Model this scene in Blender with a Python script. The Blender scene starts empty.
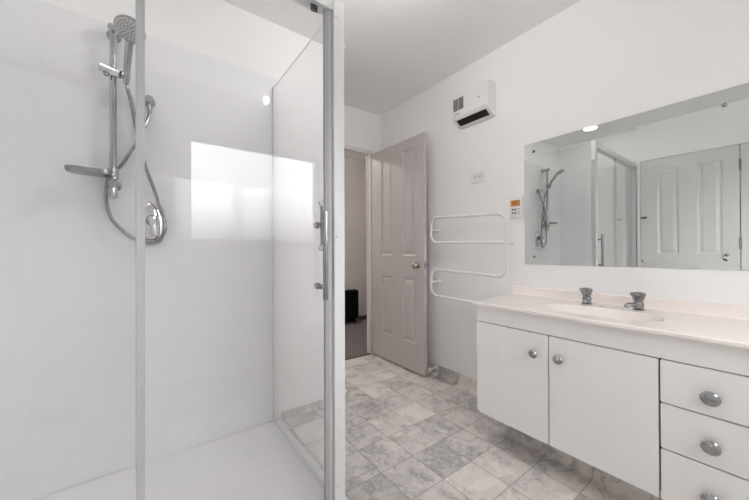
import bpy, bmesh, math, random
from mathutils import Vector, Matrix

random.seed(4)
S = bpy.context.scene
COL = S.collection
R = math.radians

# ------------------------------------------------------------------ camera
cam_data = bpy.data.cameras.new('camera')
cam_data.sensor_width = 36.0
cam_data.lens = 309.64 * 36.0 / 749.0
cam_data.clip_start = 0.02
cam = bpy.data.objects.new('camera', cam_data)
COL.objects.link(cam)
cam.matrix_world = (Matrix.Translation((0, 0, 1.0212)) @ Matrix.Rotation(R(-36.487), 4, 'Z')
                    @ Matrix.Rotation(R(90.2231), 4, 'X') @ Matrix.Rotation(R(-0.2036), 4, 'Z'))
S.camera = cam

# ------------------------------------------------------------------ view and sky
S.view_settings.view_transform = 'Standard'
S.view_settings.look = 'None'
S.view_settings.gamma = 1.0
S.view_settings.use_curve_mapping = False
S.view_settings.exposure = 1.76
try:
    S.cycles.use_denoising = True
    S.cycles.max_bounces = 18
    S.cycles.diffuse_bounces = 12
    S.cycles.glossy_bounces = 6
    S.cycles.transparent_max_bounces = 24
    S.cycles.caustics_reflective = False
    S.cycles.sample_clamp_indirect = 6.0
except Exception:
    pass

SKY, SKY_SIDE_FILL = 1.95, 6.5
W = bpy.data.worlds.new('sky')
S.world = W
W.use_nodes = True
nt = W.node_tree
nt.nodes.clear()
wo = nt.nodes.new('ShaderNodeOutputWorld')
bg = nt.nodes.new('ShaderNodeBackground')
tc = nt.nodes.new('ShaderNodeTexCoord')
sp = nt.nodes.new('ShaderNodeSeparateXYZ')
rp = nt.nodes.new('ShaderNodeValToRGB')
mr = nt.nodes.new('ShaderNodeMapRange')
mr.inputs['From Min'].default_value = -0.25
mr.inputs['From Max'].default_value = 0.45
rp.color_ramp.elements[0].position = 0.40
rp.color_ramp.elements[0].color = (0.2, 0.2, 0.2, 1)
rp.color_ramp.elements[1].position = 0.60
rp.color_ramp.elements[1].color = (1.0, 0.99, 1.0, 1)
nt.links.new(tc.outputs['Generated'], sp.inputs[0])
nt.links.new(sp.outputs['Z'], mr.inputs['Value'])
nt.links.new(mr.outputs[0], rp.inputs[0])
nt.links.new(rp.outputs[0], bg.inputs['Color'])
# sky strength raised towards +X to light the room through the added side window
m1 = nt.nodes.new('ShaderNodeMapRange')
m1.interpolation_type = 'SMOOTHSTEP'
m1.inputs['From Min'].default_value = 0.30
m1.inputs['From Max'].default_value = 0.85
m1.inputs['To Min'].default_value = SKY
m1.inputs['To Max'].default_value = SKY_SIDE_FILL
nt.links.new(sp.outputs['X'], m1.inputs['Value'])
nt.links.new(m1.outputs[0], bg.inputs['Strength'])
nt.links.new(bg.outputs[0], wo.inputs[0])

def area_light(name, loc, rot, sx, sy, power, color=(1, 1, 1), portal=False):
    d = bpy.data.lights.new(name, 'AREA')
    d.shape = 'RECTANGLE'
    d.size, d.size_y = sx, sy
    d.energy = power
    d.color = color
    if portal:
        d.cycles.is_portal = True
    o = bpy.data.objects.new(name, d)
    o.location = loc
    o.rotation_euler = rot
    COL.objects.link(o)
    return o

# daylight portal in the window opening behind the photographer (faces +Y)
WX0, WX1, WZ0, WZ1 = 0.265, 1.43, 1.095, 1.975
YB = -0.75
area_light('window_daylight', ((WX0 + WX1) / 2, YB - 0.10, (WZ0 + WZ1) / 2), (R(90), 0, R(180)),
           WX1 - WX0, WZ1 - WZ0, 30, portal=True)
# unseen side window added in the right wall to brighten the room (faces -X)
SY0, SY1, SZ0, SZ1 = -0.71, -0.38, 0.55, 2.10
area_light('fill_window_portal', (1.932 + 0.09, (SY0 + SY1) / 2, (SZ0 + SZ1) / 2), (R(90), 0, R(90)),
           SY1 - SY0, SZ1 - SZ0, 30, portal=True)

# ------------------------------------------------------------------ materials
def mat(name, color, rough=0.5, metal=0.0, spec=0.5, coat=0.0):
    m = bpy.data.materials.new(name)
    m.use_nodes = True
    b = m.node_tree.nodes['Principled BSDF']
    b.inputs['Base Color'].default_value = (*color, 1)
    b.inputs['Roughness'].default_value = rough
    b.inputs['Metallic'].default_value = metal
    b.inputs['Specular IOR Level'].default_value = spec
    b.inputs['Coat Weight'].default_value = coat
    return m

def noisy(name, color, rough, amount=0.02, scale=6.0, bump=0.0, bump_scale=200.0, spec=0.5):
    """Principled with a slight procedural variation of colour and an optional fine bump."""
    m = mat(name, color, rough, spec=spec)
    t = m.node_tree
    b = t.nodes['Principled BSDF']
    c = t.nodes.new('ShaderNodeTexCoord')
    n = t.nodes.new('ShaderNodeTexNoise')
    n.inputs['Scale'].default_value = scale
    n.inputs['Detail'].default_value = 3
    t.links.new(c.outputs['Object'], n.inputs['Vector'])
    r = t.nodes.new('ShaderNodeValToRGB')
    lo = [max(0, x - amount) for x in color]
    hi = [min(1, x + amount) for x in color]
    r.color_ramp.elements[0].position = 0.3
    r.color_ramp.elements[1].position = 0.7
    r.color_ramp.elements[0].color = (*lo, 1)
    r.color_ramp.elements[1].color = (*hi, 1)
    t.links.new(n.outputs['Fac'], r.inputs[0])
    t.links.new(r.outputs[0], b.inputs['Base Color'])
    if bump:
        n2 = t.nodes.new('ShaderNodeTexNoise')
        n2.inputs['Scale'].default_value = bump_scale
        t.links.new(c.outputs['Object'], n2.inputs['Vector'])
        bp = t.nodes.new('ShaderNodeBump')
        bp.inputs['Strength'].default_value = bump
        bp.inputs['Distance'].default_value = 0.002
        t.links.new(n2.outputs['Fac'], bp.inputs['Height'])
        t.links.new(bp.outputs[0], b.inputs['Normal'])
    return m

def glass_mat(name, tint):
    """Clear pane: see-through with an angle-dependent mirror reflection on each face."""
    m = bpy.data.materials.new(name)
    m.use_nodes = True
    t = m.node_tree
    t.nodes.clear()
    out = t.nodes.new('ShaderNodeOutputMaterial')
    tr = t.nodes.new('ShaderNodeBsdfTransparent')
    tr.inputs[0].default_value = (*tint, 1)
    gl = t.nodes.new('ShaderNodeBsdfGlossy')
    gl.inputs['Roughness'].default_value = 0.0
    gl.inputs['Color'].default_value = (1, 1, 1, 1)
    lw = t.nodes.new('ShaderNodeLayerWeight')
    pw = t.nodes.new('ShaderNodeMath'); pw.operation = 'POWER'; pw.inputs[1].default_value = 5
    mu = t.nodes.new('ShaderNodeMath'); mu.operation = 'MULTIPLY_ADD'
    mu.inputs[1].default_value = 0.96; mu.inputs[2].default_value = 0.04
    mx = t.nodes.new('ShaderNodeMixShader')
    t.links.new(lw.outputs['Facing'], pw.inputs[0])
    t.links.new(pw.outputs[0], mu.inputs[0])
    t.links.new(mu.outputs[0], mx.inputs[0])
    t.links.new(tr.outputs[0], mx.inputs[1])
    t.links.new(gl.outputs[0], mx.inputs[2])
    t.links.new(mx.outputs[0], out.inputs[0])
    return m

def emit_mat(name, color, strength):
    m = bpy.data.materials.new(name)
    m.use_nodes = True
    t = m.node_tree
    t.nodes.clear()
    out = t.nodes.new('ShaderNodeOutputMaterial')
    e = t.nodes.new('ShaderNodeEmission')
    e.inputs[0].default_value = (*color, 1)
    e.inputs[1].default_value = strength
    t.links.new(e.outputs[0], out.inputs[0])
    return m

def vinyl_mat():
    """Sheet vinyl printed as 200 mm marble tiles with thin dark joints."""
    m = bpy.data.materials.new('marble_tile_vinyl')
    m.use_nodes = True
    t = m.node_tree
    N, L = t.nodes, t.links
    b = N['Principled BSDF']
    b.inputs['Roughness'].default_value = 0.38
    b.inputs['Specular IOR Level'].default_value = 0.35
    c = N.new('ShaderNodeTexCoord')
    s = N.new('ShaderNodeSeparateXYZ')
    L.new(c.outputs['Object'], s.inputs[0])
    def math_(op, a, bb=None, cc=None):
        n = N.new('ShaderNodeMath'); n.operation = op
        for i, v in enumerate((a, bb, cc)):
            if v is None: continue
            if isinstance(v, (int, float)): n.inputs[i].default_value = v
            else: L.new(v, n.inputs[i])
        return n.outputs[0]
    T = 0.1985
    u = math_('DIVIDE', math_('SUBTRACT', s.outputs['X'], 0.873), T)
    v = math_('DIVIDE', math_('SUBTRACT', s.outputs['Y'], 1.134), T)
    iu, iv = math_('FLOOR', u), math_('FLOOR', v)
    fu, fv = math_('FRACT', u), math_('FRACT', v)
    du = math_('MINIMUM', fu, math_('SUBTRACT', 1.0, fu))
    dv = math_('MINIMUM', fv, math_('SUBTRACT', 1.0, fv))
    d = math_('MINIMUM', du, dv)
    joint = math_('SUBTRACT', 1.0, math_('SMOOTH_MIN', math_('DIVIDE', d, 0.020), 1.0, 0.2))
    cell = N.new('ShaderNodeCombineXYZ')
    L.new(iu, cell.inputs[0]); L.new(iv, cell.inputs[1])
    wn = N.new('ShaderNodeTexWhiteNoise'); wn.noise_dimensions = '3D'
    L.new(cell.outputs[0], wn.inputs['Vector'])
    # each tile samples a different piece of marble
    off = N.new('ShaderNodeVectorMath'); off.operation = 'MULTIPLY_ADD'
    L.new(wn.outputs['Color'], off.inputs[0])
    off.inputs[1].default_value = (23, 31, 17)
    L.new(c.outputs['Object'], off.inputs[2])
    warp = N.new('ShaderNodeTexNoise'); warp.inputs['Scale'].default_value = 7; warp.inputs['Detail'].default_value = 4
    L.new(off.outputs[0], warp.inputs['Vector'])
    wv = N.new('ShaderNodeVectorMath'); wv.operation = 'MULTIPLY_ADD'
    L.new(warp.outputs['Color'], wv.inputs[0])
    wv.inputs[1].default_value = (0.25, 0.25, 0.25)
    L.new(off.outputs[0], wv.inputs[2])
    vn = N.new('ShaderNodeTexNoise'); vn.inputs['Scale'].default_value = 6.0; vn.inputs['Detail'].default_value = 5
    vn.inputs['Roughness'].default_value = 0.62
    L.new(wv.outputs[0], vn.inputs['Vector'])
    vein = math_('SUBTRACT', 1.0, math_('MINIMUM', math_('MULTIPLY', math_('ABSOLUTE', math_('SUBTRACT', vn.outputs['Fac'], 0.5)), 30.0), 1.0))
    cl = N.new('ShaderNodeTexNoise'); cl.inputs['Scale'].default_value = 9.0; cl.inputs['Detail'].default_value = 6
    cl.inputs['Roughness'].default_value = 0.65
    L.new(wv.outputs[0], cl.inputs['Vector'])
    ramp = N.new('ShaderNodeValToRGB')
    e = ramp.color_ramp.elements
    e[0].position = 0.0; e[0].color = (0.40, 0.38, 0.366, 1)
    e[1].position = 1.0; e[1].color = (0.83, 0.785, 0.735, 1)
    e2 = ramp.color_ramp.elements.new(0.5); e2.color = (0.66, 0.63, 0.605, 1)
    sc = N.new('ShaderNodeSeparateColor'); L.new(wn.outputs['Color'], sc.inputs[0])
    k = math_('ADD', math_('MULTIPLY', sc.outputs[0], 0.62), math_('MULTIPLY', math_('SUBTRACT', cl.outputs['Fac'], 0.5), 1.9))
    k = math_('ADD', k, 0.26)
    k = math_('SUBTRACT', k, math_('MULTIPLY', vein, 0.36))
    L.new(k, ramp.inputs[0])
    mix = N.new('ShaderNodeMix'); mix.data_type = 'RGBA'
    L.new(math_('MULTIPLY', joint, 0.62), mix.inputs[0])
    L.new(ramp.outputs[0], mix.inputs[6])
    mix.inputs[7].default_value = (0.20, 0.185, 0.175, 1)
    L.new(mix.outputs[2], b.inputs['Base Color'])
    return m

M = {}
M['wall'] = noisy('white_wall_paint', (0.875, 0.871, 0.869), 0.55, 0.008, 3.0, 0.03, 350, spec=0.3)
M['ceiling'] = noisy('white_ceiling_paint', (0.90, 0.893, 0.888), 0.8, 0.006, 2.0, spec=0.2)
M['trim'] = noisy('white_trim_paint', (0.72, 0.69, 0.675), 0.4, 0.006, 5.0)
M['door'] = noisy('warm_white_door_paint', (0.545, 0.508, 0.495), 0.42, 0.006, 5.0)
M['closet'] = noisy('white_closet_door_paint', (0.67, 0.67, 0.655), 0.42, 0.006, 5.0)
M['floor'] = vinyl_mat()
M['carpet'] = noisy('grey_hall_carpet', (0.21, 0.185, 0.178), 0.95, 0.06, 60.0, 0.6, 900, spec=0.1)
M['hall_skirt'] = noisy('dark_timber_skirting', (0.10, 0.085, 0.075), 0.5, 0.02, 8)
M['acrylic'] = noisy('glossy_white_acrylic', (0.85, 0.853, 0.862), 0.05, 0.004, 2.0, spec=0.45)
M['tray'] = noisy('white_shower_tray', (0.87, 0.87, 0.87), 0.25, 0.006, 9.0)
M['alu'] = noisy('white_powder_coated_aluminium', (0.76, 0.765, 0.775), 0.35, 0.006, 6.0)
M['alu_grey'] = noisy('satin_grey_aluminium', (0.56, 0.56, 0.57), 0.3, 0.02, 6.0)
M['satin'] = noisy('satin_aluminium', (0.58, 0.585, 0.60), 0.35, 0.01, 6.0)
M['seal'] = noisy('grey_rubber_seal', (0.42, 0.42, 0.43), 0.6, 0.02, 6.0)
M['glass'] = glass_mat('clear_shower_glass', (0.992, 0.992, 0.993))
M['window_glass'] = glass_mat('clear_window_glass', (0.99, 0.99, 0.99))
M['chrome'] = noisy('chrome', (0.43, 0.435, 0.44), 0.08, 0.02, 8)
M['chrome'].node_tree.nodes['Principled BSDF'].inputs['Metallic'].default_value = 1.0
M['chrome_plate'] = noisy('polished_plate', (0.70, 0.70, 0.71), 0.12, 0.02, 8)
M['chrome_plate'].node_tree.nodes['Principled BSDF'].inputs['Metallic'].default_value = 1.0
M['steel'] = noisy('brushed_steel', (0.32, 0.32, 0.33), 0.2, 0.03, 12)
M['steel'].node_tree.nodes['Principled BSDF'].inputs['Metallic'].default_value = 1.0
M['mirror'] = mat('mirror_silvering', (0.70, 0.725, 0.705), 0.0, 1.0)
M['mirror_edge'] = mat('green_glass_edge', (0.25, 0.32, 0.29), 0.2)
M['cab'] = noisy('white_cabinet_lacquer', (0.90, 0.885, 0.878), 0.35, 0.006, 4.0)
M['carcass'] = noisy('white_melamine', (0.70, 0.69, 0.68), 0.5, 0.006, 4.0)
M['gap'] = mat('painted_gap_shade', (0.05, 0.045, 0.04), 0.8)  # near-black colour standing for shade between the vanity fronts
M['bench'] = noisy('cream_cultured_marble', (0.90, 0.84, 0.80), 0.16, 0.012, 5.0)
M['rail'] = noisy('white_enamel_tube', (0.80, 0.77, 0.755), 0.3, 0.006, 6.0)
M['plastic'] = noisy('white_plastic', (0.80, 0.775, 0.76), 0.4, 0.006, 6.0)
M['plastic_grey'] = noisy('pale_grey_plastic', (0.62, 0.62, 0.61), 0.4, 0.01, 6.0)
M['grille'] = noisy('grey_grille_mesh', (0.06, 0.057, 0.055), 0.6, 0.02, 90.0)
M['black'] = noisy('black_plastic', (0.012, 0.012, 0.013), 0.5, 0.004, 30)
M['heater_black'] = noisy('black_enamel', (0.006, 0.006, 0.006), 0.6, 0.002, 30, spec=0.15)
M['lcd'] = noisy('amber_display', (0.62, 0.27, 0.05), 0.3, 0.03, 60)
M['ink'] = mat('dark_print', (0.05, 0.05, 0.05), 0.6)
M['brass'] = mat('aged_nickel', (0.55, 0.50, 0.43), 0.18, 1.0)
M['bulb'] = emit_mat('lit_bulb', (1.0, 0.995, 0.99), 185.0)
M['lens'] = emit_mat('lit_lens', (1.0, 0.98, 0.95), 10.0)

# ------------------------------------------------------------------ mesh helpers
class MB:
    def __init__(s):
        s.b = bmesh.new()
    def box(s, a, c, bevel=0.0, seg=2):
        r = bmesh.ops.create_cube(s.b, size=1)
        vs = r['verts']
        lo = Vector([min(a[i], c[i]) for i in range(3)])
        hi = Vector([max(a[i], c[i]) for i in range(3)])
        for v in vs:
            v.co = Vector([lo[i] + (v.co[i] + 0.5) * (hi[i] - lo[i]) for i in range(3)])
        if bevel:
            es = list({e for v in vs for e in v.link_edges})
            bmesh.ops.bevel(s.b, geom=es, offset=bevel, segments=seg, affect='EDGES', profile=0.5)
        return s
    def ring_loft(s, rings, cap=True, closed=True):
        """rings: lists of points with equal counts, skinned one to the next."""
        vr = [[s.b.verts.new(p) for p in r] for r in rings]
        n = len(vr[0])
        for i in range(len(vr) - 1):
            for j in range(n if closed else n - 1):
                k = (j + 1) % n
                try: s.b.faces.new((vr[i][j], vr[i][k], vr[i + 1][k], vr[i + 1][j]))
                except ValueError: pass
        if cap:
            for r in (vr[0], vr[-1]):
                try: s.b.faces.new(r)
                except ValueError: pass
        return s
    def lathe(s, prof, origin, axis=(0, 0, 1), n=32, sx=1.0, sy=1.0):
        """prof: (radius, distance along axis)."""
        q = Vector((0, 0, 1)).rotation_difference(Vector(axis).normalized())
        o = Vector(origin)
        rings = []
        for r, h in prof:
            rings.append([o + q @ Vector((max(r, 1e-5) * sx * math.cos(2 * math.pi * k / n),
                                          max(r, 1e-5) * sy * math.sin(2 * math.pi * k / n), h)) for k in range(n)])
        return s.ring_loft(rings)
    def cyl(s, p, q, r, n=24, r2=None, chamfer=0.0):
        p, q = Vector(p), Vector(q)
        d = q - p
        h = d.length
        r2 = r if r2 is None else r2
        if chamfer:
            prof = [(r - chamfer, 0), (r, chamfer), (r2, h - chamfer), (r2 - chamfer, h)]
        else:
            prof = [(r, 0), (r2, h)]
        return s.lathe(prof, p, d, n)
    def tube(s, pts, r, n=12, closed=False):
        pts = [Vector(p) for p in pts]
        rings = []
        up = Vector((0.13, 0.27, 0.95)).normalized()
        prev = None
        for i, p in enumerate(pts):
            a = pts[i - 1] if (i > 0 or closed) else p
            b = pts[(i + 1) % len(pts)] if (i < len(pts) - 1 or closed) else p
            t = (b - a).normalized()
            if prev is None:
                x = t.cross(up).normalized()
            else:
                x = (prev - t * prev.dot(t)).normalized()
            prev = x
            y = t.cross(x)
            rr = r[i] if isinstance(r, (list, tuple)) else r
            rings.append([p + x * rr * math.cos(2 * math.pi * k / n) + y * rr * math.sin(2 * math.pi * k / n) for k in range(n)])
        if closed:
            rings.append(rings[0])
        return s.ring_loft(rings, cap=not closed)
    def prism(s, poly, vec, bevel=0.0):
        """poly: 3-D points of a planar outline, pushed along vec."""
        vec = Vector(vec)
        a = [s.b.verts.new(p) for p in poly]
        c = [s.b.verts.new(Vector(p) + vec) for p in poly]
        n = len(a)
        f1 = s.b.faces.new(a)
        f2 = s.b.faces.new(list(reversed(c)))
        for i in range(n):
            s.b.faces.new((a[i], c[i], c[(i + 1) % n], a[(i + 1) % n]))
        if bevel:
            es = list(f1.edges) + list(f2.edges)
            bmesh.ops.bevel(s.b, geom=es, offset=bevel, segments=2, affect='EDGES', profile=0.5)
        return s
    def build(s, name, m, parent=None, smooth=False, kind=None, origin=None):
        bmesh.ops.recalc_face_normals(s.b, faces=list(s.b.faces))
        me = bpy.data.meshes.new(name)
        off = Vector((0, 0, 0))
        if parent is not None:
            pp = parent
            while pp is not None:
                off += pp.location
                pp = pp.parent
        elif origin is not None:
            off = Vector(origin)
        for v in s.b.verts:
            v.co -= off
        s.b.to_mesh(me)
        s.b.free()
        me.materials.append(m)
        if smooth:
            for p in me.polygons: p.use_smooth = True
            try: me.set_sharp_from_angle(angle=R(38))
            except Exception: pass
        o = bpy.data.objects.new(name, me)
        if parent is not None: o.parent = parent
        elif origin is not None: o.location = origin
        if kind: o['kind'] = kind
        COL.objects.link(o)
        return o

def tag(o, label=None, cat=None, group=None, kind=None):
    if label: o['label'] = label
    if cat: o['category'] = cat
    if group: o['group'] = group
    if kind: o['kind'] = kind
    return o

def thing(name, loc, label=None, cat=None, group=None, kind=None):
    o = bpy.data.objects.new(name, None)
    o.empty_display_size = 0.05
    o.location = loc
    COL.objects.link(o)
    return tag(o, label, cat, group, kind)

def smooth_path(pts, n=8):
    """Catmull-Rom through the points."""
    P = [Vector(p) for p in pts]
    out = []
    for i in range(len(P) - 1):
        a, b, c, d = P[max(i - 1, 0)], P[i], P[i + 1], P[min(i + 2, len(P) - 1)]
        for k in range(n):
            t = k / n
            out.append(0.5 * ((2 * b) + (c - a) * t + (2 * a - 5 * b + 4 * c - d) * t * t + (3 * b - a - 3 * c + d) * t ** 3))
    out.append(P[-1])
    return out

def fillet_path(pts, rad, n=7):
    """Polyline with rounded corners."""
    P = [Vector(p) for p in pts]
    out = [P[0]]
    for i in range(1, len(P) - 1):
        a = (P[i - 1] - P[i]); b = (P[i + 1] - P[i])
        rr = min(rad, a.length * 0.49, b.length * 0.49)
        a.normalize(); b.normalize()
        s, e = P[i] + a * rr, P[i] + b * rr
        c = P[i]
        # quarter arc by quadratic-rational blend
        for k in range(n + 1):
            t = k / n
            w = 0.7071
            den = (1 - t) ** 2 + 2 * w * t * (1 - t) + t * t
            out.append((s * (1 - t) ** 2 + c * (2 * w * t * (1 - t)) + e * t * t) / den)
    out.append(P[-1])
    return out

def rrect(cx, cz, w, h, r, n=6):
    """2-D rounded rectangle outline."""
    out = []
    for sx, sz, a0 in ((1, 1, 0), (-1, 1, 90), (-1, -1, 180), (1, -1, 270)):
        for k in range(n + 1):
            a = R(a0 + 90 * k / n)
            out.append((cx + sx * (w / 2 - r) + r * math.cos(a), cz + sz * (h / 2 - r) + r * math.sin(a)))
    return out

# ------------------------------------------------------------------ the room
XL, XR, YF, YS, H = -0.552, 1.932, 2.498, 1.8507, 2.40
XS = -0.622                      # left wall inside the shower recess
TF = 0.045
XC = 1.055                      # corner where the shower wall steps back to the doorway
DX0, DX1, DH = 1.10, 1.795, 1.985   # clear doorway
T = 0.10

floor = MB().box((XL - .15, YB - .12, -0.06), (XR + .1, YF + 0.004, 0.0)).build('floor', M['floor'], kind='structure')
ceiling = MB().box((XL - .15, YB - .12, H), (3.3, 4.0, H + 0.08)).build('ceiling', M['ceiling'], kind='structure')
w = MB()
w.box((XR, SY1, -0.06), (XR + T, YF + TF, H)); w.box((XR, YB - .12, -0.06), (XR + T, SY0, H))
w.box((XR, SY0, -0.06), (XR + T, SY1, SZ0)); w.box((XR, SY0, SZ1), (XR + T, SY1, H))
w.build('wall_right', M['wall'], kind='structure')
w = MB()
w.box((XL - .15, YB - T, 0), (WX0, YB, H)); w.box((WX1, YB - T, 0), (XR, YB, H))
w.box((WX0, YB - T, 0), (WX1, YB, WZ0)); w.box((WX0, YB - T, WZ1), (WX1, YB, H))
w.build('wall_back', M['wall'], kind='structure')
# left wall: shower part set back 15 mm, closet front flush
w = MB()
w.box((XL - .15, 1.03, 0), (XS - 0.006, YS + .02, H))
w.box((XL - .15, YB, 2.002), (XL, 1.03, H))
w.box((XL - .15, 1.006, 0), (XL, 1.03, 2.002))
w.box((XL - .15, YB, 0), (XL - 0.045, 1.006, 2.002))
w.build('wall_left', M['wall'], kind='structure')
# block the shower stands against, running back to the doorway wall
MB().box((XL - .15, YS + 0.006, 0), (XC, YF + TF, H)).build('wall_shower', M['wall'], kind='structure')
w = MB()
w.box((XC, YF, 0), (DX0 - .03, YF + TF, H)); w.box((DX1 + .035, YF, 0), (XR, YF + TF, H))
w.box((DX0 - .03, YF, DH + .035), (DX1 + .035, YF + TF, H))
w.build('wall_far', M['wall'], kind='structure')

# door lining with its stop
f = MB()
f.box((DX1, YF - 0.006, 0), (DX1 + .035, YF + TF + .004, DH + .035), 0.002)
f.box((DX0 - .03, YF - 0.006, 0), (DX0, YF + TF + .004, DH + .035), 0.002)
f.box((DX0, YF - 0.006, DH), (DX1, YF + TF + .004, DH + .035), 0.002)
f.box((DX1 - .012, YF + .034, 0), (DX1, YF + .046, DH))
f.box((DX0, YF + .034, DH - .012), (DX1, YF + .046, DH))
f.box((DX0, YF + .034, 0), (DX0 + .012, YF + .046, DH))
f.build('trim_1', M['trim'], kind='structure')
MB().box((DX0, YF - .004, 0.0), (DX1, YF + .03, 0.006), 0.002).build('trim_2', M['hall_skirt'], kind='structure')

# hall beyond the doorway
HY = 3.86
MB().box((0.4, YF - .03, -0.06), (3.3, HY + .1, -0.002)).build('floor_hall', M['carpet'], kind='structure')
MB().box((0.4, HY, -0.06), (3.3, HY + .1, H)).build('wall_hall', M['trim'], kind='structure')
MB().box((0.3, YF, -0.06), (0.4, HY + .1, H)).build('wall_hall_left', M['trim'], kind='structure')
MB().box((3.3, YF, -0.06), (3.4, HY + .1, H)).build('wall_hall_right', M['trim'], kind='structure')
MB().box((XR + T - .01, YF, -0.06), (3.3, YF + TF, H)).build('wall_hall_front', M['trim'], kind='structure')
s_ = MB().box((0.4, HY - .016, -0.002), (3.3, HY, 0.055), 0.003)
s_.build('baseboard_hall', M['hall_skirt'], kind='structure')

# coved vinyl upstands
def cove(path_pts, normals, r, top, name):
    """Vinyl cove: path along the wall foot, normal points into the room."""
    prof = [(0.0, top), (0.003, top), (0.003, r)]
    for k in range(1, 9):
        a = R(90 * k / 8)
        prof.append((0.003 + r * (1 - math.cos(a)), r - r * math.sin(a)))
    prof.append((r + .012, 0.0008))
    b = MB()
    rings = []
    for p, n in zip(path_pts, normals):
        rings.append([(p[0] + n[0] * d, p[1] + n[1] * d, max(z, 0.0008)) for d, z in prof])
    b.ring_loft(rings, cap=False, closed=False)
    return b.build(name, M['floor'], smooth=True, kind='structure')
cove([(XR, YF - .006), (XR, 1.02)], [(-1, 0), (-1, 0)], 0.035, 0.085, 'baseboard_right')
cove([(0.66, YS + .006), (XC, YS + .006), (XC, YF)], [(0, -1), (0.9, -0.9), (1, 0)], 0.02, 0.045, 'baseboard_shower')

# window in the wall behind the photographer
wn = thing('window_1', ((WX0 + WX1) / 2, YB, WZ0), kind='structure')
f = MB()
FW = 0.035
f.box((WX0, YB - .09, WZ0), (WX0 + FW, YB - .03, WZ1)); f.box((WX1 - FW, YB - .09, WZ0), (WX1, YB - .03, WZ1))
f.box((WX0, YB - .09, WZ0), (WX1, YB - .03, WZ0 + FW)); f.box((WX0, YB - .09, WZ1 - FW), (WX1, YB - .03, WZ1))
f.build('window_frame', M['alu'], wn)
MB().box((WX0 - .04, YB - .02, WZ0 - .02), (WX1 + .04, YB + .03, WZ0), .003).build('window_sill', M['trim'], wn)
MB().box((WX0 + FW, YB - .062, WZ0 + FW), (WX1 - FW, YB - .058, WZ1 - FW)).build('pane', M['window_glass'], wn)

wn = thing('fill_window', (XR, (SY0 + SY1) / 2, SZ0), kind='structure')  # added window out of view, lets in extra fill light
f = MB()
f.box((XR + .03, SY0, SZ0), (XR + .08, SY0 + FW, SZ1)); f.box((XR + .03, SY1 - FW, SZ0), (XR + .08, SY1, SZ1))
f.box((XR + .03, SY0, SZ0), (XR + .08, SY1, SZ0 + FW)); f.box((XR + .03, SY0, SZ1 - FW), (XR + .08, SY1, SZ1))
f.build('window_frame', M['alu'], wn)
MB().box((XR + .053, SY0 + FW, SZ0 + FW), (XR + .057, SY1 - FW, SZ1 - FW)).build('pane', M['window_glass'], wn)

# ------------------------------------------------------------------ panelled doors
def leaf_mesh(u0, u1, v0, v1, t, panels, bevel=True):
    """Door leaf in (u = width, v = height, w = thickness 0..t) with raised-and-fielded panels both sides."""
    us = sorted({u0, u1, *[p[0] for p in panels], *[p[1] for p in panels]})
    vs = sorted({v0, v1, *[p[2] for p in panels], *[p[3] for p in panels]})
    b = bmesh.new()
    def add(face):
        b.faces.new([b.verts.new(p) for p in face])
    for side in (0, 1):
        z0 = 0 if side == 0 else t
        sg = 1 if side == 0 else -1
        for i in range(len(us) - 1):
            for j in range(len(vs) - 1):
                cu, cv = (us[i] + us[i + 1]) / 2, (vs[j] + vs[j + 1]) / 2
                if any(p[0] < cu < p[1] and p[2] < cv < p[3] for p in panels):
                    continue
                add([(us[i], vs[j], z0), (us[i + 1], vs[j], z0), (us[i + 1], vs[j + 1], z0), (us[i], vs[j + 1], z0)])
        for p in panels:
            steps = [(0, 0), (0.006, .004), (0.012, .008), (0.018, .009), (0.024, .0085), (0.040, .003), (0.044, .0025)]
            rings = [[(p[0] + i, p[2] + i, z0 + sg * d), (p[1] - i, p[2] + i, z0 + sg * d),
                      (p[1] - i, p[3] - i, z0 + sg * d), (p[0] + i, p[3] - i, z0 + sg * d)] for i, d in steps]
            for a, c in zip(rings, rings[1:]):
                for k in range(4):
                    add([a[k], a[(k + 1) % 4], c[(k + 1) % 4], c[k]])
            add(rings[-1])
    for a, c in (((u0, v0), (u1, v0)), ((u1, v0), (u1, v1)), ((u1, v1), (u0, v1)), ((u0, v1), (u0, v0))):
        add([(a[0], a[1], 0), (c[0], c[1], 0), (c[0], c[1], t), (a[0], a[1], t)])
    bmesh.ops.remove_doubles(b, verts=list(b.verts), dist=1e-5)
    return b

def place(bm, mtx):
    m = MB(); m.b.free(); m.b = bm
    for v in bm.verts: v.co = mtx @ v.co
    return m

# open bathroom door, hinged on the right jamb and swung back beside the right wall
DXF, DXB, DY0, DY1 = 1.802, 1.838, 1.770, 2.478
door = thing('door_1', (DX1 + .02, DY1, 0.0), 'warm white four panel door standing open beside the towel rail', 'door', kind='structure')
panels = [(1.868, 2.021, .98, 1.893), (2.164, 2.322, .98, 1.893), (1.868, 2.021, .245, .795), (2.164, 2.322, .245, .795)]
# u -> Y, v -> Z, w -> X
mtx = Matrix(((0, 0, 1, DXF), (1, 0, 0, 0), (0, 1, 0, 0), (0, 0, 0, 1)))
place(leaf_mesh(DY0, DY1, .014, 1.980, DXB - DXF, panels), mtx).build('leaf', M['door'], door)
def round_knob(x, sgn, y, z, parent):
    k = MB()
    k.lathe([(.0, 0), (.027, 0), (.027, .004), (.021, .007), (.010, .010), (.010, .022), (.020, .027), (.026, .036),
             (.026, .046), (.020, .055), (.009, .059), (0, .059)], (x, y, z), (sgn, 0, 0))
    return k.build('door_knob', M['brass'], parent, smooth=True)
round_knob(DXF, -1, 1.832, .905, door)
round_knob(DXB, 1, 1.832, .905, door)
l = MB(); l.box((DXF + .007, DY0 - .002, .875), (DXB - .007, DY0 + .001, .935), .0005)
l.box((DXF + .012, DY0 - .009, .897), (DXB - .012, DY0, .913), .002)
l.build('latch_plate', M['brass'], door)
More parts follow.
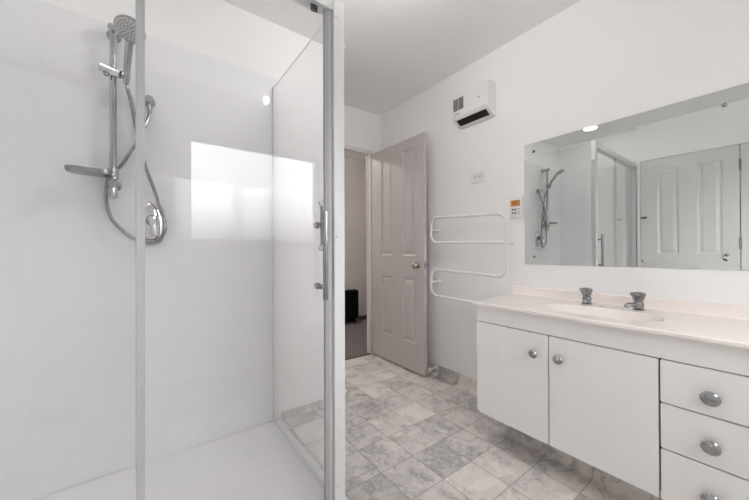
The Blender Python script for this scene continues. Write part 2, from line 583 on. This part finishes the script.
for z in (.22, 1.72):
    MB().cyl((DXB - .002, DY1 + .008, z), (DXB - .002, DY1 + .008, z + .09), .006).build('hinge', M['trim'], door, smooth=True)

# door stop on the wall foot behind the open door
ds = thing('door_stop', (XR - .004, 1.757, .075), 'small white door stop fixed low on the wall behind the door edge', 'door stop')
MB().lathe([(.0, 0), (.02, 0), (.02, .004), (.011, .010), (.009, .060), (.013, .062)], (XR - .003, 1.757, .06), (-1, 0, 0)).build('stem', M['rail'], ds, smooth=True)
MB().lathe([(.012, 0), (.015, .003), (.015, .020), (.011, .026), (0, .026)], (XR - .063, 1.757, .06), (-1, 0, 0)).build('buffer', M['plastic'], ds, smooth=True)

# closet doors on the left wall (seen in the mirror)
def closet(name, y0, y1, label, latch_y, hook):
    d = thing(name, (XL, y1, 0), label, 'door', kind='structure')
    wd = y1 - y0
    pn = []
    for a, c in ((.150, .385), (.570, .805)):
        pn += [(y0 + wd * a, y0 + wd * c, .982, 1.885), (y0 + wd * a, y0 + wd * c, .24, .83)]
    m2 = Matrix(((0, 0, -1, XL), (1, 0, 0, 0), (0, 1, 0, 0), (0, 0, 0, 1)))
    place(leaf_mesh(y0, y1, 0.012, 1.998, .035, pn), m2).build('leaf', M['closet'], d)
    return d
c1 = closet('door_2', .290, 1.003, 'white four panel closet door reflected beside the shower in the mirror', .985, True)
c2 = closet('door_3', -.420, .284, 'white four panel closet door reflected at the right edge of the mirror', -.39, False)
for z in (1.03, 1.76):
    h = MB(); h.cyl((XL + .006, .287, z), (XL + .006, .287, z + .10), .007)
    h.build('hinge', M['steel'], c1, smooth=True)
b_ = MB(); b_.cyl((XL + .014, .945, 1.378), (XL + .014, 1.003, 1.378), .007); b_.box((XL, .950, 1.366), (XL + .008, .992, 1.390), .002)
b_.build('barrel_bolt', M['steel'], c1, smooth=True)
h = MB(); h.box((XL, .925, .893), (XL + .012, 1.0, .917), .003); h.build('pull_plate', M['plastic'], c1)
h = MB(); h.cyl((XL, .985, .905), (XL + .022, .985, .905), .008); h.build('catch', M['black'], c1, smooth=True)
h = MB(); h.lathe([(0, 0), (.014, 0), (.006, .006), (.006, .016), (.013, .022), (.013, .030), (0, .034)], (XL, .368, .974), (1, 0, 0))
h.build('knob', M['chrome'], c1, smooth=True)

# ------------------------------------------------------------------ shower
ZT = 2.066
o = MB().box((XS + .0005, YS, .013), (0.650, YS + .0055, ZT), .0015).build('shower_wall_panel', M['acrylic'], origin=(0, YS, .013))
tag(o, 'glossy white acrylic panel lining the back wall of the shower behind the slide rail', 'wall panel')
o = MB().box((XS - .0055, 1.062, .013), (XS, YS - .001, ZT), .0015).build('shower_wall_panel', M['acrylic'], origin=(XS, 1.45, .013))
tag(o, 'glossy white acrylic panel lining the left side wall of the shower, seen in the mirror', 'wall panel')

XG, YG = 0.632, 1.06
tray = thing('shower_tray', (0.04, 1.45, 0), 'white shower tray on the floor inside the glass cubicle', 'shower tray')
t_ = MB(); t_.box((XS + .001, YG - .035, 0), (XG + .018, YS, .012))
t_.box((XS + .001, YG - .035, 0), (XG + .018, YG + .025, .03), .008); t_.box((XG - .02, YG - .03, 0), (XG + .018, YS - .001, .016), .003)
t_.build('basin', M['tray'], tray, smooth=True)
MB().lathe([(0, 0), (.045, 0), (.045, .003), (.038, .005), (0, .004)], (-.30, 1.45, .012)).build('drain_cover', M['chrome'], tray, smooth=True)

cub = thing('shower_enclosure', (XG, YG, .03), 'white framed glass shower cubicle with a sliding door and chrome handle', 'shower')
ZG = 1.995
# front corner post with its channel
p = MB()
p.box((.582, YG - .015, .03), (XG - .004, YG + .022, 2.003), .0015)
post = p.build('corner_post', M['alu'], cub)
for z in (1.925, 1.077, .12):
    MB().lathe([(0, 0), (.004, 0), (.004, .0015), (0, .002)], (.592, YG - .015, z), (0, -1, 0), 16).build('screw', M['alu_grey'], post, smooth=True)
for z in (1.835, .465):
    MB().lathe([(0, 0), (.009, 0), (.009, .010), (.006, .013), (0, .013)], (XG - .004, YG + .004, z), (1, 0, 0), 16).build('cover_cap', M['alu'], post, smooth=True)
# head track and sill
t_ = MB()
t_.box((XS + .001, YG - .010, 1.952), (.582, YG + .040, 2.000), .002)
t_.build('head_track', M['alu'], cub)
t_ = MB(); t_.box((XS + .001, YG - .010, .030), (.582, YG + .040, .058), .002)
t_.build('sill_track', M['alu'], cub)
MB().box((XS + .001, YG - .006, .058), (XS + .024, YG + .036, 1.952), .002).build('wall_jamb', M['alu'], cub)
# side panel between the post and the back wall
MB().box((XG - .018, YG + .022, .034), (XG - .012, YS - .004, 2.000)).build('side_glass', M['glass'], cub)
r_ = MB(); r_.box((XG - .022, YS - .020, .016), (XG - .004, YS - .0005, 2.005), .0015)
r_.build('wall_channel', M['alu'], cub)
r_ = MB(); r_.box((XG - .024, YG + .022, .016), (XG - .004, YS - .020, .038), .002)
r_.build('side_sill', M['alu'], cub)
MB().box((XG - .0165, YG + .022, 1.9995), (XG - .0135, YS - .020, 2.002)).build('side_cap', M['alu'], cub)
# fixed front pane and its stile
MB().box((XS + .020, YG + .023, .058), (-.002, YG + .028, 1.954)).build('fixed_glass', M['glass'], cub)
MB().box((-.022, YG + .012, .056), (-.001, YG + .034, 1.954), .003).build('fixed_stile', M['satin'], cub)
# sliding door
sd = thing('sliding_door', (0, 0, 0)); sd.parent = cub
MB().box((-.018, YG + .002, .066), (.575, YG + .007, 1.950)).build('door_glass', M['glass'], sd)
s_ = MB(); s_.box((.549, YG - .003, .062), (.566, YG + .012, 1.952), .002)
s_.build('closing_stile', M['seal'], sd)
s_ = MB(); s_.box((.566, YG - .001, .062), (.581, YG + .014, 1.952), .002)
s_.build('magnetic_seal', M['alu_grey'], sd)
for x in (.02, .512):
    r_ = MB(); r_.box((x - .014, YG + .008, 1.930), (x + .014, YG + .016, 1.958), .002)
    r_.lathe([(0, 0), (.010, 0), (.010, .007), (0, .007)], (x, YG + .016, 1.944), (0, 1, 0), 20)
    r_.build('roller', M['black'], sd)
hd = MB()
hd.tube([(.534, YG - .034, .842), (.534, YG - .034, 1.052)], .0095, 16)
hd.build('pull_handle', M['steel'], sd, smooth=True)
hd = MB()
hd.tube([(.534, YG - .034, 1.050), (.534, YG - .034, 1.168)], .0105, 16)
h2 = hd.build('handle_grip', M['chrome'], sd, smooth=True)
for z in (1.122, .888):
    k = MB(); k.cyl((.534, YG - .036, z), (.534, YG + .002, z), .006); k.cyl((.534, YG - .006, z), (.534, YG + .002, z), .010, chamfer=.001)
    k.build('standoff', M['chrome'], sd, smooth=True)
    k = MB(); k.lathe([(0, 0), (.010, 0), (.010, .006), (.007, .010), (.007, .018), (.013, .022), (.013, .032), (.008, .036), (0, .036)], (.534, YG + .007, z), (0, 1, 0), 20)
    k.build('inner_knob', M['chrome'], sd, smooth=True)

k = MB(); k.tube(fillet_path([(.545, YG + .010, 1.205), (.552, YG + .034, 1.205), (.552, YG + .034, 1.034), (.545, YG + .010, 1.034)], .014, 5), .0058, 12)
k.build('inner_pull', M['chrome'], sd, smooth=True)
for z in (1.206, 1.034):
    k = MB(); k.lathe([(0, 0), (.011, 0), (.012, .004), (.011, .012), (.006, .014), (0, .014)], (.543, YG + .0075, z), (0, 1, 0), 20)
    k.build('pull_rosette', M['plastic_grey'], sd, smooth=True)

# slide rail
RX, RY = -.115, 1.795
sr = thing('shower_slide_rail', (RX, YS, 1.28), 'vertical chrome slide rail on the shower wall carrying the hand shower', 'shower rail')
MB().tube([(RX, RY, 1.285), (RX, RY, 2.02)], .0125, 20).build('rail', M['chrome'], sr, smooth=True)
for z in (2.012, 1.325):
    k = MB()
    k.lathe([(0, 0), (.027, 0), (.027, .006), (.022, .010), (.017, .014), (.017, .045), (.019, .052), (.019, .076), (.015, .082), (0, .083)], (RX, YS, z), (0, -1, 0))
    k.build('wall_bracket', M['chrome'], sr, smooth=True)
MB().lathe([(.013, 0), (.015, .003), (.015, .022), (.010, .027), (0, .027)], (RX, RY, 1.262)).build('end_cap', M['chrome'], sr, smooth=True)
k = MB()
k.cyl((RX - .045, RY - .014, 1.826), (RX + .026, RY - .016, 1.810), .0185, chamfer=.003)
k.build('slider', M['chrome_plate'], sr, smooth=True)
k = MB(); k.cyl((RX - .022, RY - .02, 1.812), (RX - .022, RY - .02, 1.790), .010, chamfer=.002); k.build('slider_button', M['steel'], sr, smooth=True)
k = MB(); k.cyl((RX + .026, RY - .018, 1.812), (RX + .060, RY - .022, 1.804), .0145, chamfer=.003)
k.build('cradle', M['chrome'], sr, smooth=True)
k = MB(); k.cyl((RX + .026, RY - .018, 1.8125), (RX + .030, RY - .018, 1.8115), .0165); k.build('slider_ring', M['black'], sr, smooth=True)

# hand shower resting in the cradle
hs = thing('hand_shower', (-.068, 1.76, 1.79), 'chrome hand shower with a round nozzle face tilted from the slide rail', 'shower head')
A0, A1, A2 = Vector((-.069, 1.768, 1.772)), Vector((-.061, 1.712, 1.862)), Vector((-.053, 1.664, 1.913))
hp = smooth_path([A0, (A0 + A1) / 2, A1, A2], 6)
rr = [.011 + .004 * min(1, i / (len(hp) - 1) * 1.3) for i in range(len(hp))]
MB().tube(hp, rr, 16).build('handle', M['chrome'], hs, smooth=True)
HC = Vector((-.050, 1.620, 1.938))
nrm = Vector((-.26, -.46, -.86)).normalized()
k = MB(); k.lathe([(0, -.022), (.030, -.020), (.050, -.010), (.0545, .000), (.0535, .006), (.050, .008), (0, .008)], HC, nrm, 40)
k.build('head', M['chrome'], hs, smooth=True)
k = MB(); k.lathe([(.0485, .0075), (.046, .0105), (.002, .0115), (0, .0115)], HC, nrm, 40)
k.build('face_plate', M['plastic_grey'], hs, smooth=True)
k = MB()
qn = Vector((0, 0, 1)).rotation_difference(nrm)
for ring, cnt in ((.010, 6), (.020, 10), (.030, 16), (.040, 20)):
    for i in range(cnt):
        a = 2 * math.pi * i / cnt + ring * 40
        c = HC + qn @ Vector((ring * math.cos(a), ring * math.sin(a), .0108))
        k.lathe([(.0022, 0), (.0018, .003), (0, .003)], c, nrm, 8)
k.build('nozzles', M['ink'], hs)

# soap dish on the foot of the rail
sdh = thing('soap_dish', (-.19, 1.77, 1.36), 'flat chrome soap dish hooked on the foot of the slide rail', 'soap dish')
prof = rrect(-.190, 1.765, .150, .075, .028, 6)
k = MB()
def ringz(off, z): 
    out = []
    for x, y in prof:
        cx, cy = -.190, 1.765
        s = 1 - off / .07
        out.append((cx + (x - cx) * s, cy + (y - cy) * s, z + (cx - x) * .03))
    return out
k.ring_loft([ringz(.010, 1.350), ringz(.002, 1.353), ringz(0, 1.360), ringz(0, 1.372), ringz(.003, 1.373), ringz(.006, 1.371), ringz(.010, 1.361), ringz(.05, 1.360)])
k.build('dish', M['steel'], sdh, smooth=True)
k = MB(); k.cyl((RX, RY, 1.343), (RX, RY, 1.395), .0195, chamfer=.003); k.box((RX - .035, RY - .038, 1.350), (RX + .008, RY - .008, 1.372), .004)
k.build('clamp', M['chrome'], sdh, smooth=True)

# wall outlet elbow
el = thing('hose_outlet', (.014, YS, 1.745), 'round chrome wall elbow feeding the shower hose', 'shower fitting')
k = MB()
k.lathe([(0, 0), (.026, 0), (.026, .006), (.022, .012), (.020, .040), (.016, .046), (0, .046)], (.014, YS, 1.745), (0, -1, 0))
k.build('flange', M['chrome'], el, smooth=True)
k = MB(); k.lathe([(.011, 0), (.011, .03), (.009, .034), (.009, .05)], (.014, YS - .028, 1.738), (.02, 0, -1), 20); k.build('spigot', M['chrome'], el, smooth=True)

# mixer
mx = thing('shower_mixer', (.026, YS, 1.16), 'chrome single lever shower mixer on an oblong wall plate', 'shower mixer')
k = MB()
pl = rrect(.026, 1.158, .096, .200, .040, 8)
k.ring_loft([[(x, YS, z) for x, z in pl], [(x, YS - .006, z) for x, z in pl],
             [(.026 + (x - .026) * .9, YS - .012, 1.158 + (z - 1.158) * .95) for x, z in pl],
             [(.026 + (x - .026) * .6, YS - .0155, 1.158 + (z - 1.158) * .8) for x, z in pl], [(.026 + (x - .026) * .2, YS - .017, 1.158 + (z - 1.158) * .6) for x, z in pl]])
k.build('wall_plate', M['chrome_plate'], mx, smooth=True)
k = MB(); k.lathe([(.028, 0), (.027, .02), (.024, .03), (.022, .045), (.018, .052), (0, .054)], (.028, YS - .010, 1.172), (0, -1, 0))
k.build('cartridge', M['steel'], mx, smooth=True)
k = MB()
lev = [(.027, YS - .058, 1.182), (.030, YS - .068, 1.160), (.034, YS - .074, 1.130), (.038, YS - .080, 1.098)]
lp = smooth_path(lev, 5)
k.tube(lp, [.020 - .008 * i / (len(lp) - 1) if i < len(lp) - 2 else .013 for i in range(len(lp))], 14)
k.build('lever', M['chrome_plate'], mx, smooth=True)

# hose from the hand shower down, round the mixer, back up to the elbow
hpts = [(-.069, 1.772, 1.778), (-.062, 1.775, 1.745), (-.052, 1.79, 1.705), (-.035, 1.80, 1.60), (-.005, 1.80, 1.441), (.033, 1.795, 1.315),
        (.056, 1.785, 1.22), (.072, 1.78, 1.175), (.074, 1.78, 1.125), (.055, 1.785, 1.085), (.026, 1.785, 1.064), (-.006, 1.79, 1.070), (-.046, 1.80, 1.086), (-.085, 1.80, 1.121),
        (-.120, 1.81, 1.168), (-.138, 1.82, 1.229), (-.142, 1.825, 1.280), (-.136, 1.828, 1.338), (-.116, 1.828, 1.385), (-.090, 1.825, 1.415),
        (-.062, 1.80, 1.464), (-.033, 1.79, 1.524), (-.008, 1.80, 1.595), (.012, 1.815, 1.66), (.0145, YS - .028, 1.695)]
ho = MB(); ho.tube(smooth_path(hpts, 8), .0076, 10)
ho = ho.build('shower_hose', M['steel'], smooth=True, origin=(-.046, 1.80, 1.06))
tag(ho, 'flexible chrome shower hose looping below the mixer and soap dish', 'hose')

# ------------------------------------------------------------------ vanity
VX = 1.45
VZ0, VZ1 = .152, .638
van = thing('vanity_cabinet', (XR, .40, 0), 'white vanity cabinet with flush doors and three drawers on the right wall', 'cabinet')
k = MB()
YV1, YV0 = 1.026, -.345
k.box((VX + .018, YV1 - .016, VZ0), (XR - .003, YV1, .722))
k.box((VX + .018, YV0, VZ0), (XR - .003, YV0 + .016, .722))
k.box((VX + .018, YV0, VZ0), (XR - .003, YV1, VZ0 + .016))
k.box((XR - .012, YV0, VZ0), (XR - .003, YV1, .722))
for y in (.282, .028):
    k.box((VX + .018, y - .008, VZ0), (XR - .012, y + .008, .60))
k.build('carcass', M['carcass'], van)
MB().box((VX + .002, YV0, .6425), (VX + .02, YV1, .728), .0015).build('top_rail', M['cab'], van)
MB().box((VX + .0165, YV0 + .004, VZ0 + .02), (VX + .0178, YV1 - .004, .66)).build('gap_shade_sheet', M['gap'], van)  # dark sheet that paints the shade in the gaps between fronts

def knob(y, z, parent, r=.0188):
    k = MB()
    k.lathe([(0, 0), (.007, 0), (.0065, .010), (.010, .013), (r, .0165), (r + .001, .0195), (r - .001, .023), (r * .62, .0265), (r * .25, .0275), (0, .0275)],
            (VX, y, z), (-1, 0, 0), 28, sx=1.0, sy=1.0)
    o = k.build('knob', M['chrome'], parent, smooth=True)
    return o
def front(name, y0, y1, z0, z1, lower_round=0.0):
    poly = []
    r = .003
    for cy, cz, a0, rr in ((y1, z1, 0, r), (y0, z1, 90, r), (y0, z0, 180, r), (y1, z0, 270, lower_round or r)):
        sy = -1 if cy == y1 else 1
        sz = -1 if cz == z1 else 1
        for q in range(6):
            a = R(a0 + 90 * q / 5)
            poly.append((VX + .0165, cy + sy * rr + rr * math.cos(a), cz + sz * rr + rr * math.sin(a)))
    m = MB().prism(poly, (-.0165, 0, 0), .0024)
    return m.build(name, M['cab'], van)
G = .0029
d = front('door', .654 + G, YV1, VZ0, VZ1, .018); knob(.715, .546, d)
d = front('door', .282 + G, .654 - G, VZ0, VZ1); knob(.608, .549, d)
zs = [VZ1, .489, .330, VZ0]
for i in range(3):
    d = front('drawer', .030 + G, .282 - G, zs[i + 1] + (G if i < 2 else 0), zs[i] - (G if i else 0)); knob(.158, (zs[i] + zs[i + 1]) / 2 - .012, d, .0225)
d = front('door', YV0, .030 - G, VZ0, VZ1); knob(-.02, .548, d)

# kick under the vanity, dressed with the same coved vinyl
MB().box((1.622, YV0, 0), (XR, 1.040, VZ0)).build('trim_3', M['floor'], kind='structure')
cove([(1.622, YV0), (1.622, 1.040), (XR, 1.040)], [(-1, 0), (-1, 1), (0, 1)], 0.04, VZ0 - .001, 'trim_4')

# bench top with moulded basin
BZ = .745
vt = thing('moulded_benchtop', (XR, .40, .722), 'cream moulded benchtop with an oval basin on the white vanity cabinet', 'benchtop')
bcx, bcy, bax, bay = 1.640, .525, .118, .222
def top_z(x, y):
    q = ((abs(x - bcx) / bax) ** 2.3 + (abs(y - bcy) / bay) ** 2.3) ** (1 / 2.3)
    if q < 1:
        t = 1 - q
        dz = -.100 * (1 - (1 - min(1, t / .75)) ** 2.4)
        return BZ + .002 + dz
    if q < 1.18:
        return BZ + .002 * (1 - (q - 1) / .18) ** 2
    return BZ
xs = [(1.47, .728), (1.430, .728), (1.4250, .7290), (1.4225, .7315), (1.422, .738), (1.4235, .7425), (1.428, .745)]
nx = 100
xs += [(1.436 + (1.912 - 1.436) * i / nx, None) for i in range(nx + 1)]
# coved up into the splashback
xs += [(1.9145, .7465), (1.916, .750), (1.917, .785), (1.919, .792), (1.924, .7955), (XR - .001, .7955)]
ny = 240
y_lo = YV0 - .02
k = MB()
rows = []
ys_par = [i / ny for i in range(ny + 1)]
def left_end(x):
    return 1.030 + .055 * max(0, min(1, (x - 1.42) / (XR - 1.42)))
for j, tt in enumerate(ys_par):
    row = []
    for x, z in xs:
        ye = left_end(x) if x < 1.9 else 1.085
        y = y_lo + (ye - y_lo) * tt
        zz = z if z is not None else top_z(x, y)
        row.append((x, y, zz))
    rows.append(row)
# rounded drop at the left end
end = []
for x, z in xs:
    ye = (left_end(x) if x < 1.9 else 1.085)
    end.append((x, ye + .003, min(z if z is not None else BZ, 10) - .003 if (z is None or z > .73) else z))
rows.append(end)
rows.append([(x, ye + .003, .728) for (x, ye, z) in [(p[0], p[1] - .003, p[2]) for p in end]])
k.ring_loft(rows, cap=False, closed=False)
k.build('slab', M['bench'], vt, smooth=True)
MB().lathe([(0, 0), (.022, 0), (.022, .002), (.017, .003), (0, .001)], (bcx, bcy, BZ - .0985), (0, 0, 1)).build('plug_waste', M['chrome'], vt, smooth=True)
k = MB(); k.lathe([(0, 0), (.009, 0), (.008, .003), (0, .004)], (1.800, .560, BZ), (0, 0, 1)); k.build('chain_stay', M['chrome'], vt, smooth=True)

def tap(x, y, ang, label):
    t = thing('basin_tap', (x, y, BZ), label, 'tap')
    k = MB()
    k.lathe([(.0, 0), (.024, 0), (.024, .004), (.018, .008), (.020, .014), (.020, .026), (.021, .030), (.020, .034), (.014, .040), (.0, .038)], (x, y, BZ))
    k.build('body', M['steel'], t, smooth=True)
    # flared three-lobed handle
    n = 36
    rings = []
    for r, h, lobe in ((.013, .034, 0), (.017, .042, .05), (.0205, .052, .10), (.0245, .066, .16), (.026, .074, .24), (.0255, .079, .24), (.020, .082, .2), (.006, .084, 0)):
        rings.append([(x + r * (1 + lobe * math.cos(3 * a)) * math.cos(a), y + r * (1 + lobe * math.cos(3 * a)) * math.sin(a), BZ + h)
                      for a in [2 * math.pi * i / n for i in range(n)]])
    k = MB(); k.ring_loft(rings); k.build('handle', M['steel'], t, smooth=True)
    dx, dy = math.cos(ang), math.sin(ang)
    sp_ = smooth_path([(x, y, BZ + .020), (x + .020 * dx, y + .020 * dy, BZ + .023), (x + .045 * dx, y + .045 * dy, BZ + .026),
                       (x + .060 * dx, y + .060 * dy, BZ + .022), (x + .064 * dx, y + .064 * dy, BZ + .013)], 5)
    k = MB(); k.tube(sp_, [.011 - .003 * i / (len(sp_) - 1) for i in range(len(sp_))], 14); k.build('spout', M['steel'], t, smooth=True)
    return t
tap(1.835, .636, R(192), 'chrome basin tap nearer the towel rail on the cream bench')
tap(1.835, .427, R(150), 'chrome basin tap nearer the drawer end on the cream bench')

# ------------------------------------------------------------------ mirror
MY0, MY1, MZ0, MZ1 = -.30, 1.010, .938, 1.687
mi = thing('wall_mirror', (XR, .40, MZ0), 'wide frameless mirror screwed to the wall above the vanity', 'mirror')
k = MB()
bw = .008
k.ring_loft([[(XR - .001, y, z) for y, z in ((MY0, MZ0), (MY1, MZ0), (MY1, MZ1), (MY0, MZ1))],
             [(XR - .0019, y, z) for y, z in ((MY0, MZ0), (MY1, MZ0), (MY1, MZ1), (MY0, MZ1))]])
k.build('edge', M['mirror_edge'], mi)
k = MB()
a = [(MY0, MZ0), (MY1, MZ0), (MY1, MZ1), (MY0, MZ1)]
c = [(MY0 + bw, MZ0 + bw), (MY1 - bw, MZ0 + bw), (MY1 - bw, MZ1 - bw), (MY0 + bw, MZ1 - bw)]
vs1 = [k.b.verts.new((XR - .0030, y, z)) for y, z in a]
vs2 = [k.b.verts.new((XR - .0030, y, z)) for y, z in c]
k.b.faces.new(vs2)
for i in range(4):
    k.b.faces.new((vs1[i], vs1[(i + 1) % 4], vs2[(i + 1) % 4], vs2[i]))
k.build('glass', M['mirror'], mi)
for y, z in ((.950, 1.634), (.950, .984), (.166, 1.622), (.166, .984)):
    k = MB(); k.lathe([(.009, 0), (.009, .001), (.006, .003), (0, .0042)], (XR - .0030, y, z), (-1, 0, 0), 20)
    k.build('mirror_screw', M['steel'], mi, smooth=True)

# ------------------------------------------------------------------ heated towel rail
tr = thing('heated_towel_rail', (XR, 1.41, .66), 'white serpentine tube towel rail on the wall beside the open door', 'towel rail')
TX = XR - .090
yl, yr = 1.727, 1.083
path = [(TX, yr, 1.072), (TX, yl, 1.086), (TX, yl, 1.285), (TX, yr - .002, 1.258), (TX, yr, .853), (TX, yl, .877), (TX, yl, .668), (TX, yr + .02, .655)]
# keep the right vertical clear of the bracket bar
path[0] = (TX, yr + .012, 1.074)
MB().tube(fillet_path(path, .062, 9), .0112, 14).build('tube', M['rail'], tr, smooth=True)
for y, z, dy in ((yl - .002, 1.190, 0), (yl - .002, .775, 0), (yr + .012, 1.074, 0), (yr + .02, .655, 0)):
    k = MB()
    k.cyl((TX, y, z), (XR - .012, y, z), .0085, chamfer=.001)
    k.lathe([(.011, 0), (.016, .003), (.016, .012)], (XR - .012, y, z), (1, 0, 0), 24)
    k.build('wall_bracket', M['rail'], tr, smooth=True)

# ------------------------------------------------------------------ wall fan heater
fh = thing('wall_fan_heater', (XR, 1.353, 1.94), 'white wall fan heater with grey grille high on the right wall', 'heater')
HX = XR - .100
y0, y1 = 1.205, 1.500
k = MB()
prof = [(XR - .002, 1.945), (XR - .02, 1.945), (HX + .010, 1.985), (HX, 2.005), (HX, 2.150), (HX + .012, 2.170), (XR - .002, 2.180)]
k.prism([(x, y0, z) for x, z in prof], (0, y1 - y0, 0), .006)
k.build('casing', M['plastic'], fh)
# outlet slot on the sloping underside
sx, sz = (HX + .012) - (XR - .022), 1.984 - 1.946
def on_slope(t, out):
    nx_, nz_ = -.4, -.9165
    ax, az = XR - .02, 1.945
    bx, bz = HX + .010, 1.985
    dxx, dzz = bx - ax, bz - az
    ln = math.hypot(dxx, dzz)
    n1 = (dzz / ln, -dxx / ln)
    if n1[1] > 0: n1 = (-n1[0], -n1[1])
    return ax + dxx * t + n1[0] * out, az + dzz * t + n1[1] * out
k = MB()
pa = [on_slope(.22, .0015), on_slope(.90, .0015), on_slope(.90, -.006), on_slope(.22, -.006)]
k.prism([(x, y0 + .025, z) for x, z in pa], (0, y1 - y0 - .050, 0))
k.build('air_outlet', M['black'], fh)
for i in range(3):
    t0 = .32 + .2 * i
    pa = [on_slope(t0, .003), on_slope(t0 + .03, .003), on_slope(t0 + .03, .0), on_slope(t0, .0)]
    k = MB(); k.prism([(x, y0 + .027, z) for x, z in pa], (0, y1 - y0 - .054, 0)); k.build('outlet_bar', M['black'], fh)
for a, b in ((1.448, 1.488), (1.400, 1.443)):
    k = MB(); k.box((HX - .0012, a, 2.045), (HX + .002, b, 2.132)); g = k.build('intake_grille', M['grille'], fh)
    k = MB()
    for i in range(7):
        z = 2.050 + i * .0125
        k.box((HX - .0025, a, z), (HX - .0010, b, z + .0028))
    k.build('grille_bars', M['plastic_grey'], g)
k = MB(); k.lathe([(.0045, 0), (.004, .003), (0, .004)], (HX, 1.273, 2.075), (-1, 0, 0), 16); k.build('indicator', M['ink'], fh, smooth=True)
k = MB()
for i, wdt in enumerate((.006, .005, .007, .005, .006, .004)):
    k.box((HX - .0006, 1.478 - i * .0085 - wdt, 2.016), (HX + .001, 1.478 - i * .0085, 2.022))
k.build('badge', M['ink'], fh)

# ------------------------------------------------------------------ switch and control panel
sw = thing('light_switch', (XR, 1.347, 1.515), 'white double switch plate on the wall above the towel rail', 'switch')
k = MB(); k.box((XR - .011, 1.288, 1.513), (XR - .001, 1.405, 1.590), .003); k.build('plate', M['plastic'], sw)
for y in (1.365, 1.328):
    k = MB(); k.box((XR - .0155, y - .007, 1.544), (XR - .010, y + .007, 1.564), .0015); k.build('rocker', M['plastic_grey'], sw)
cp = thing('control_panel', (XR, 1.058, 1.225), 'small water heater controller with amber display beside the mirror', 'control panel')
k = MB(); k.box((XR - .018, 1.018, 1.228), (XR - .001, 1.102, 1.366), .004); k.build('housing', M['plastic'], cp)
k = MB(); k.box((XR - .0192, 1.030, 1.308), (XR - .017, 1.092, 1.346), .0008); dsp = k.build('display', M['lcd'], cp)
k = MB()
for y in (1.074, 1.060):      # two digits
    for zz in (1.316, 1.326, 1.336): k.box((XR - .0198, y - .008, zz), (XR - .0190, y, zz + .002))
    k.box((XR - .0198, y - .002, 1.316), (XR - .0190, y, 1.338))
k.build('digits', M['ink'], dsp)
for yy in (1.080, 1.062):
    for zz in (1.286, 1.264, 1.246):
        k = MB(); k.box((XR - .0205, yy - .0055, zz - .0055), (XR - .017, yy + .0055, zz + .0055), .001); k.build('button', M['plastic_grey'] if zz < 1.25 else M['ink'], cp)
k = MB()
for zz in (1.287, 1.272, 1.258):
    k.box((XR - .0186, 1.030, zz), (XR - .0178, 1.050, zz + .003))
k.build('button_print', M['ink'], cp)

# ------------------------------------------------------------------ hall heater
hh = thing('column_heater', (2.2, HY - .10, 0), 'black oil column heater against the hall wall beyond the doorway', 'heater')
for i in range(7):
    x = 2.415 - i * .066
    k = MB()
    pr = rrect(HY - .10, .27, .13, .40, .02, 6)
    k.prism([(x - .030, y, z) for y, z in pr], (.060, 0, 0), .010)
    k.build('column', M['heater_black'], hh)
for z in (.115, .43):
    k = MB(); k.cyl((2.02, HY - .10, z), (2.43, HY - .10, z), .02); k.build('header_pipe', M['heater_black'], hh, smooth=True)
for x in (2.08, 2.38):
    k = MB(); k.box((x - .012, HY - .19, .025), (x + .012, HY - .02, .075), .004)
    ft = k.build('foot', M['heater_black'], hh)
    for y in (HY - .175, HY - .035):
        k = MB(); k.cyl((x - .012, y, .018), (x + .012, y, .018), .02); k.build('castor', M['steel'], ft, smooth=True)

# ------------------------------------------------------------------ lamps
cl = thing('ceiling_light', (.84, 1.0, H), 'bare bulb in a white batten holder on the bathroom ceiling', 'light')
k = MB(); k.lathe([(0, 0), (.055, 0), (.053, .012), (.030, .018), (.022, .022), (.021, .050), (0, .050)], (.84, 1.0, H), (0, 0, -1)); k.build('holder', M['plastic'], cl, smooth=True)
k = MB(); k.lathe([(.013, .048), (.013, .052), (.015, .062), (.015, .082), (.013, .092), (.007, .097), (0, .098)], (.84, 1.0, H), (0, 0, -1)); bulb = k.build('bulb', M['bulb'], cl, smooth=True)

dl = thing('shower_downlight', (-.17, 1.35, H), 'round white downlight on the ceiling above the shower', 'light')
k = MB(); k.lathe([(.062, 0), (.080, .001), (.080, .006), (.066, .010), (.060, .006), (.060, .001)], (-.17, 1.35, H), (0, 0, -1)); k.build('trim_ring', M['plastic'], dl, smooth=True)
k = MB(); k.lathe([(.061, .002), (.060, .006), (0, .007)], (-.17, 1.35, H), (0, 0, -1)); k.build('lens', M['lens'], dl, smooth=True)

hl = thing('hall_fill_light', (1.2, 3.3, H), 'added unseen round fill light on the hall ceiling past the doorway', 'light')  # lamp added out of view to brighten the hall
k = MB(); k.lathe([(0, 0), (.13, 0), (.13, .02), (.12, .025)], (1.2, 3.3, H), (0, 0, -1)); k.build('base', M['plastic'], hl, smooth=True)
k = MB(); k.lathe([(.12, .022), (.11, .05), (.07, .075), (0, .085)], (1.2, 3.3, H), (0, 0, -1)); k.build('diffuser', emit_mat('lit_fill_diffuser', (1, .95, .92), 23.0), hl, smooth=True)
